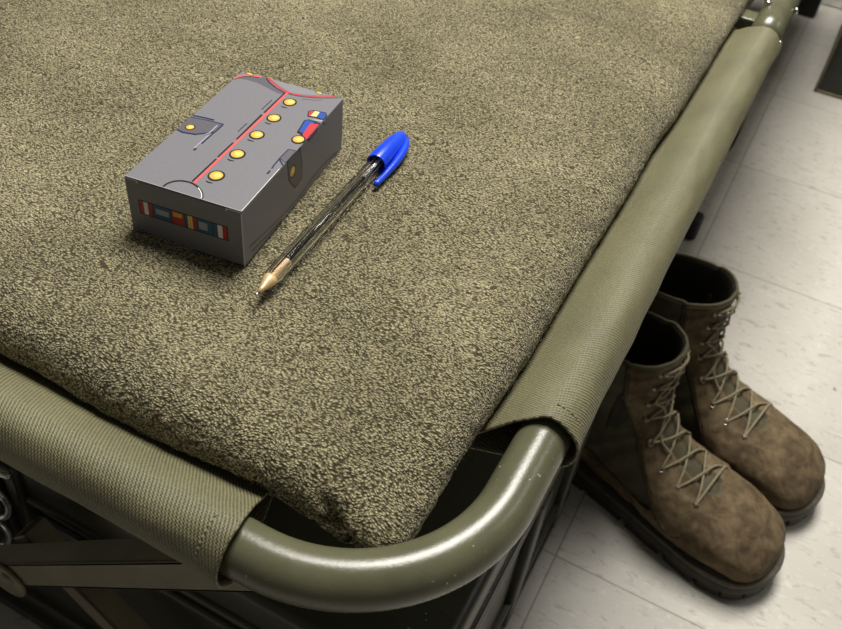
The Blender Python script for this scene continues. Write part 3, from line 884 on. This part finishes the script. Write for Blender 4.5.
def make_boot(name, label, loc, rz, seed, mirror):
    root = thing(name, label, 'boot', loc, rz, 'pair of combat boots standing beside the cot')
    V = np.zeros((NRING + 26, NSEG, 3)); MI = np.zeros((NRING + 26, NSEG), int)
    sg = -1 if mirror else 1
    for i in range(NRING):
        t = i / (NRING - 1) * 19
        r = RING[i]
        cen = Vector(((r[0] + r[2]) / 2, 0, (r[1] + r[3]) / 2))
        for k in range(NSEG):
            th = 2 * PI * k / NSEG
            p = ring_point(r, th)
            d = p - cen; dn = d.normalized() if d.length > 1e-6 else Vector((1, 0, 0))
            q = (p.x, p.z)
            df = sdist(q, FAB); ds = sdist(q, STAY)
            off = -.0014 * (1 - sst(-.0006, .0006, df))
            gh = gap_half(t)
            front = math.cos(th) > 0
            ingap = front and gh > 0 and abs(p.y) < gh
            if ds < 0: off = .0022 * sst(0, .0015, -ds)
            m = 1 if (df < 0 and ds > 0) else 0
            if ingap and t < 18.6:
                edge = sst(gh, gh - .003, abs(p.y)) if gh > 0 else 0
                off -= .0050 * sst(0, .003, gh - abs(p.y)) - .003 * math.cos(abs(p.y) / gh * PI / 2)
                m = 2
            nv = Vector((p.x * 38, p.y * 38 + seed, p.z * 38))
            off += .0013 * noise.noise(nv) + .0008 * noise.noise(nv * 2.7)
            # creases over the instep and ankle
            if 6.5 < t < 15 and front is not None:
                off += .0009 * math.sin(t * 5.2 + 2 * noise.noise(nv * .5)) * math.exp(-((t - 9.5) / 2.6) ** 2) * abs(math.sin(th))
            if t > 12: off += .0015 * noise.noise(Vector((p.x * 14, p.y * 14 + seed * 2, p.z * 18)))
            p = p + dn * off
            # asymmetry of the foot: the toe leans inward
            lean = sst(.12, .29, p.x)
            V[i, k] = (p.x, (p.y + .001 * lean * sg), p.z); MI[i, k] = m
    top_ = V[NRING - 1].copy(); cen = top_.mean(0)
    for j in range(26):
        # rim rolls over and the lining goes down inside
        if j < 8:
            a = PI * (j + 1) / 8; inn = .0028 * (1 - math.cos(a)) ; up = .0028 * math.sin(a)
        else:
            inn = .0056 + .0001 * j; up = -.0065 * (j - 7)
        d = top_ - cen; ln = np.linalg.norm(d, axis=1, keepdims=True)
        q = top_ - d / ln * inn; q[:, 2] = top_[:, 2] + up
        sh = .10 * max(0, up * -1)
        q[:, 0] += sh * .4 * 0
        V[NRING + j] = q; MI[NRING + j] = 3 if j > 3 else 2
    me = grid_mesh('upper', V, closed_v=True)
    # close the toe and the inside bottom
    b2 = bmesh.new(); b2.from_mesh(me); b2.verts.ensure_lookup_table()
    b2.faces.new([b2.verts[k] for k in range(NSEG)])
    b2.faces.new([b2.verts[(NRING + 25) * NSEG + k] for k in range(NSEG)][::-1])
    bmesh.ops.recalc_face_normals(b2, faces=b2.faces)
    b2.faces.ensure_lookup_table()
    mif = MI.reshape(-1)
    for f in b2.faces:
        f.material_index = int(min(mif[v.index] for v in f.verts)) if len(f.verts) == 4 else 3
    b2.to_mesh(me); b2.free()
    up = link('upper', me, [M_leather, M_nylon, M_tongue, M_lining], root)

    # stitched panel edges, running over the surface
    G = V[:NRING].reshape(-1, 3)
    def seam(poly, nm):
        for sd in (-1, 1):
            sub = G[G[:, 1] * sd > .006]
            dense = []
            for a, b in zip(poly, poly[1:]):
                m_ = max(2, int(math.dist(a, b) / .003))
                dense += [(a[0] + (b[0] - a[0]) * k / m_, a[1] + (b[1] - a[1]) * k / m_) for k in range(m_)]
            pts = []
            for x, z in dense:
                d = (sub[:, 0] - x) ** 2 + (sub[:, 2] - z) ** 2
                ii = np.argsort(d)[:5]
                if d[ii[0]] > 3e-5: continue
                q = sub[ii].mean(0); pts.append(np.array([x, q[1] + .0008 * sd, z]))
            if len(pts) < 4: continue
            pts = [sum(pts[max(0, i - 2):i + 3]) / len(pts[max(0, i - 2):i + 3]) for i in range(len(pts))]
            bm = bmesh.new(); tube(bm, [tuple(p) for p in pts], .0009, 6); obj(nm, bm, M_seam, root)
    seam(STAY[:8], 'seam'); seam(FAB[:6], 'seam')
    # collar binding
    bm = bmesh.new(); tube(bm, [tuple(V[NRING + 3][k] + np.array([0, 0, .0004])) for k in range(0, NSEG, 2)], .0017, 8, closed=True)
    obj('collar_binding', bm, M_binding, root)
    # sole outline in plan
    def sole_w(x):  # plan outline, heel to toe
        pts = [(-.004, 0.0), (-.001, .012), (.005, .022), (.018, .031), (.04, .0355), (.08, .036), (.12, .0385), (.16, .044), (.20, .0495), (.232, .0530), (.255, .0512), (.272, .047), (.286, .035), (.2945, .020), (.2975, .008), (.2985, 0)]
        return [(a * .955, b) for a, b in pts]
    half = catmull(sole_w(0), 70)
    outline = [(p[0], max(0, p[1])) for p in half] + [(p[0], -max(0, p[1])) for p in half[-2:0:-1]]
    def lean(x): return .001 * sst(.12, .29, x) * sg
    def spring(x): return .007 * sst(.235, .300, x)
    def slab(bm, z0, z1, grow, bev, sel=None):
        cx, cy = .15, 0
        pr = [(z0, grow - bev), (z0 + bev, grow), (z1 - bev, grow), (z1, grow - bev)]
        n = len(outline); rings = []
        nrm = []
        for i in range(n):
            a = outline[i - 1]; b = outline[(i + 1) % n]; dx, dy = b[0] - a[0], b[1] - a[1]; l = math.hypot(dx, dy) or 1
            nrm.append((-dy / l, dx / l))
        for z, g in pr:
            rings.append([bm.verts.new((o[0] + nn[0] * g, o[1] + nn[1] * g + lean(o[0]), z + spring(o[0]))) for o, nn in zip(outline, nrm)])
        for a, b in zip(rings, rings[1:]):
            for i in range(n): bm.faces.new((a[i], b[i], b[(i + 1) % n], a[(i + 1) % n]))
        bm.faces.new(rings[0]); bm.faces.new(rings[-1][::-1])
        bmesh.ops.recalc_face_normals(bm, faces=bm.faces)
    bm = bmesh.new(); slab(bm, .009, .0215, .0005, .0012)
    # lugs round the edge with gaps, plus a heel block
    n = len(outline)
    def lug(i0, i1, depth, z0, z1):
        idx = [i % n for i in range(i0, i1 + 1)]
        pts = [outline[i] for i in idx]
        inn = [(.15 + (p[0] - .15) * (1 - depth), p[1] * (1 - depth * 1.6)) for p in pts]
        ring_ = pts + inn[::-1]
        lo = [bm.verts.new((p[0], p[1] * .985 + lean(p[0]), z0 + spring(p[0]))) for p in ring_]
        hi = [bm.verts.new((p[0], p[1] + lean(p[0]), z1 + spring(p[0]))) for p in ring_]
        m_ = len(ring_)
        for k in range(m_): bm.faces.new((lo[k], lo[(k + 1) % m_], hi[(k + 1) % m_], hi[k]))
        bm.faces.new(lo[::-1]); bm.faces.new(hi)
    i = 0
    while i < n - 3:
        lug(i, i + 5, .22, 0.0, .0105); i += 6
    bmesh.ops.recalc_face_normals(bm, faces=bm.faces)
    tb = bmesh.new()
    box(bm, .03, .27, -.026, .026, .0, .0095, .002)
    obj('outsole', bm, M_sole, root, sharp=50)
    bm = bmesh.new(); slab(bm, .0205, .0262, .0008, .0012)
    obj('welt', bm, M_welt, root, sharp=60)

    # lacing
    def surf(t, y, lift=0):
        """point on the front of ring t at lateral offset y"""
        r = ring_at(t); fx, fz, bx, bz, w, nn = r
        s_ = min(1, abs(y) / w); th = math.asin(min(1, s_ ** (2.15 / 2)))
        p = ring_point(r, th); cen = Vector(((fx + bx) / 2, 0, (fz + bz) / 2))
        d = (Vector((p.x, 0, p.z)) - cen); out = Vector((d.x, math.copysign(p.y, y) * .8, d.z)).normalized()
        q = Vector((p.x, math.copysign(p.y, y) if y else 0, p.z)) + out * lift
        q.y += .001 * sst(.12, .29, q.x) * sg
        return q, out
    rows = [(6.2, .031, 0), (7.4, .030, 0), (8.6, .028, 0), (10.2, .0235, 1), (12.4, .0205, 1), (14.3, .0205, 1), (16.3, .021, 1), (18.2, .0215, 1)]
    for t, y, kind in rows:
        for sd in (-1, 1):
            q, nrm = surf(t, y * sd, .0016)
            rot = nrm.to_track_quat('Z', 'Y').to_matrix().to_4x4()
            Mt = Matrix.Translation(q) @ rot
            bm = bmesh.new()
            if kind == 0:
                rg = [Mt @ Vector((.0030 * math.cos(a), .0030 * math.sin(a), .0003)) for a in [2 * PI * k / 20 for k in range(20)]]
                tube(bm, rg, .0009, 8, closed=True)
                obj('eyelet', bm, M_eyelet, root)
            else:
                t2 = bmesh.new(); lathe(t2, [(.0042, -.001), (.0042, .0004), (.003, .0012), (.0008, .0014)], 18); merge(bm, t2, Mt)
                hk = [Mt @ Vector(v) for v in ((0, 0, .0008), (0, 0, .003), (.0003, 0, .0042))]
                hx = (Mt.to_3x3() @ Vector((0, 1, 0)))
                rg = [q + nrm * .0032 + Vector((0, -sd * .0022, 0)) + Vector((.0 , 0.0028 * math.cos(a) * 1, 0)) + nrm * .0026 * math.sin(a) for a in [2 * PI * k / 16 for k in range(16)]]
                tube(bm, rg, .0008, 8, closed=True)
                obj('lace_hook', bm, M_hook, root)
    bm = bmesh.new()
    lr = random.Random(seed)
    for i in range(len(rows) - 1):
        for sd in (-1, 1):
            ta, ya, ka = rows[i]; tb_, yb, kb = rows[i + 1]
            pts = []
            for u in np.linspace(0, 1, 15):
                y = ya * sd * (1 - u) + (-yb * sd) * u
                t = ta + (tb_ - ta) * (u + .10 * math.sin(2 * PI * u) * sd * .5)
                base = .0022 if not (ka or kb) else .0034
                lift = base + (.0022 + (.0014 if sd > 0 else 0)) * math.sin(PI * u) + .0006 * lr.uniform(-1, 1)
                q, _ = surf(t, y, lift); pts.append(tuple(q))
            tube(bm, [tuple(q) for q in catmull(pts, 40)], .00125, 8)
    # first straight run across the throat and the tied-off top run
    for t, y in ((rows[0][0], rows[0][1]), (rows[-1][0], rows[-1][1])):
        pts = [tuple(surf(t + (.35 if t > 15 else 0) * math.sin(PI * u), y * (1 - 2 * u), .003 + .003 * math.sin(PI * u))[0]) for u in np.linspace(0, 1, 13)]
        tube(bm, [tuple(q) for q in catmull(pts, 30)], .00125, 8)
    # loose end hanging along the near side of the lacing
    pts = [tuple(surf(18.2 - k * 1.35, -.012 - .006 * math.sin(k * 1.7 + seed), .0050)[0]) for k in range(8)]
    tube(bm, [tuple(q) for q in catmull(pts, 60)], .00125, 8)
    obj('lace', bm, M_lace, root)
    return root
BANG = -.22
make_boot('combat_boot', 'worn olive brown suede lace-up combat boot, nearer of the pair beside the cot', (-.118, .6490, 0), BANG, 3.3, False)
make_boot('combat_boot', 'worn olive brown suede lace-up combat boot standing behind the nearer one', (-.095, .7600, 0), BANG + .0, 9.1, True)

# ------------------------------------------------------------------ things beyond
fl2 = thing('storage_locker', 'dark green metal locker on the floor by the right edge', 'locker', (.33, 1.93, 0))
bm = bmesh.new(); box(bm, .028, .62, 1.69, 2.06, .0, .42, .004); local(obj('body', bm, M_lock, fl2, sharp=40))
bm = bmesh.new(); box(bm, .024, .624, 1.686, 2.064, .425, .47, .004); local(obj('lid', bm, M_lock, fl2, sharp=40))
bm = bmesh.new(); box(bm, .026, .622, 1.688, 1.694, .0, .006, .001); box(bm, .026, .031, 1.688, 1.694, 0, .42, .001)
local(obj('edge_trim', bm, M_strut, fl2, sharp=40))
for x in (.12, .52):
    bm = bmesh.new(); box(bm, x, x + .03, 1.682, 1.690, .38, .44, .002); local(obj('latch', bm, M_chrome, fl2))
cab = thing('metal_cabinet', 'black metal cabinet with a chrome kick strip at the top right', 'cabinet', (.4, 2.4, 0))
bm = bmesh.new(); box(bm, -.30, 1.1, 2.137, 2.65, .03, .9, .006); local(obj('body', bm, M_rubber, cab, sharp=40))
bm = bmesh.new(); box(bm, -.30, 1.1, 2.122, 2.139, .0, .034, .006, seg=3); local(obj('kick_strip', bm, M_chrome, cab, sharp=40))

# ------------------------------------------------------------------ light
def area(name, loc, size, power, col=(1, 1, 1), target=None):
    d = bpy.data.lights.new(name, 'AREA'); d.shape = 'RECTANGLE'; d.size, d.size_y = size; d.energy = power; d.color = col
    o = bpy.data.objects.new(name, d); C.objects.link(o); o.location = loc
    if target:
        o.rotation_euler = (Vector(target) - Vector(loc)).to_track_quat('-Z', 'Y').to_euler()
    return o
area('ceiling_light', (-.30, 1.30, 2.35), (.80, 1.2), 88, (1, .965, .90))
area('ceiling_light', (1.7, 1.9, 2.35), (.45, 1.2), 9, (1, .965, .90))
w = bpy.data.worlds.new('World'); bpy.context.scene.world = w; w.use_nodes = True
bg = w.node_tree.nodes['Background']; bg.inputs[0].default_value = (1, .95, .87, 1); bg.inputs[1].default_value = .09

# ------------------------------------------------------------------ camera
cam = bpy.data.cameras.new('Camera'); co = bpy.data.objects.new('Camera', cam); C.objects.link(co)
r_ = Vector((0.88135368, 0.46397018, 0.08914801)); u_ = Vector((-0.37836733, 0.58015326, 0.72129076)); f_ = Vector((-0.2829379, 0.66944296, -0.68687137))
M = Matrix((r_, u_, -f_)).transposed().to_4x4(); M.translation = (0, 0, .2678 + .494)
co.matrix_world = M
cam.sensor_width = 36; cam.lens = 874.5 / 842 * 36; cam.clip_start = .01
cam.dof.use_dof = True; cam.dof.focus_distance = .40; cam.dof.aperture_fstop = 22
sc = bpy.context.scene; sc.camera = co
sc.view_settings.view_transform = 'Standard'; sc.view_settings.look = 'None'; sc.view_settings.gamma = 1
sc.view_settings.exposure = .15; sc.view_settings.use_curve_mapping = False
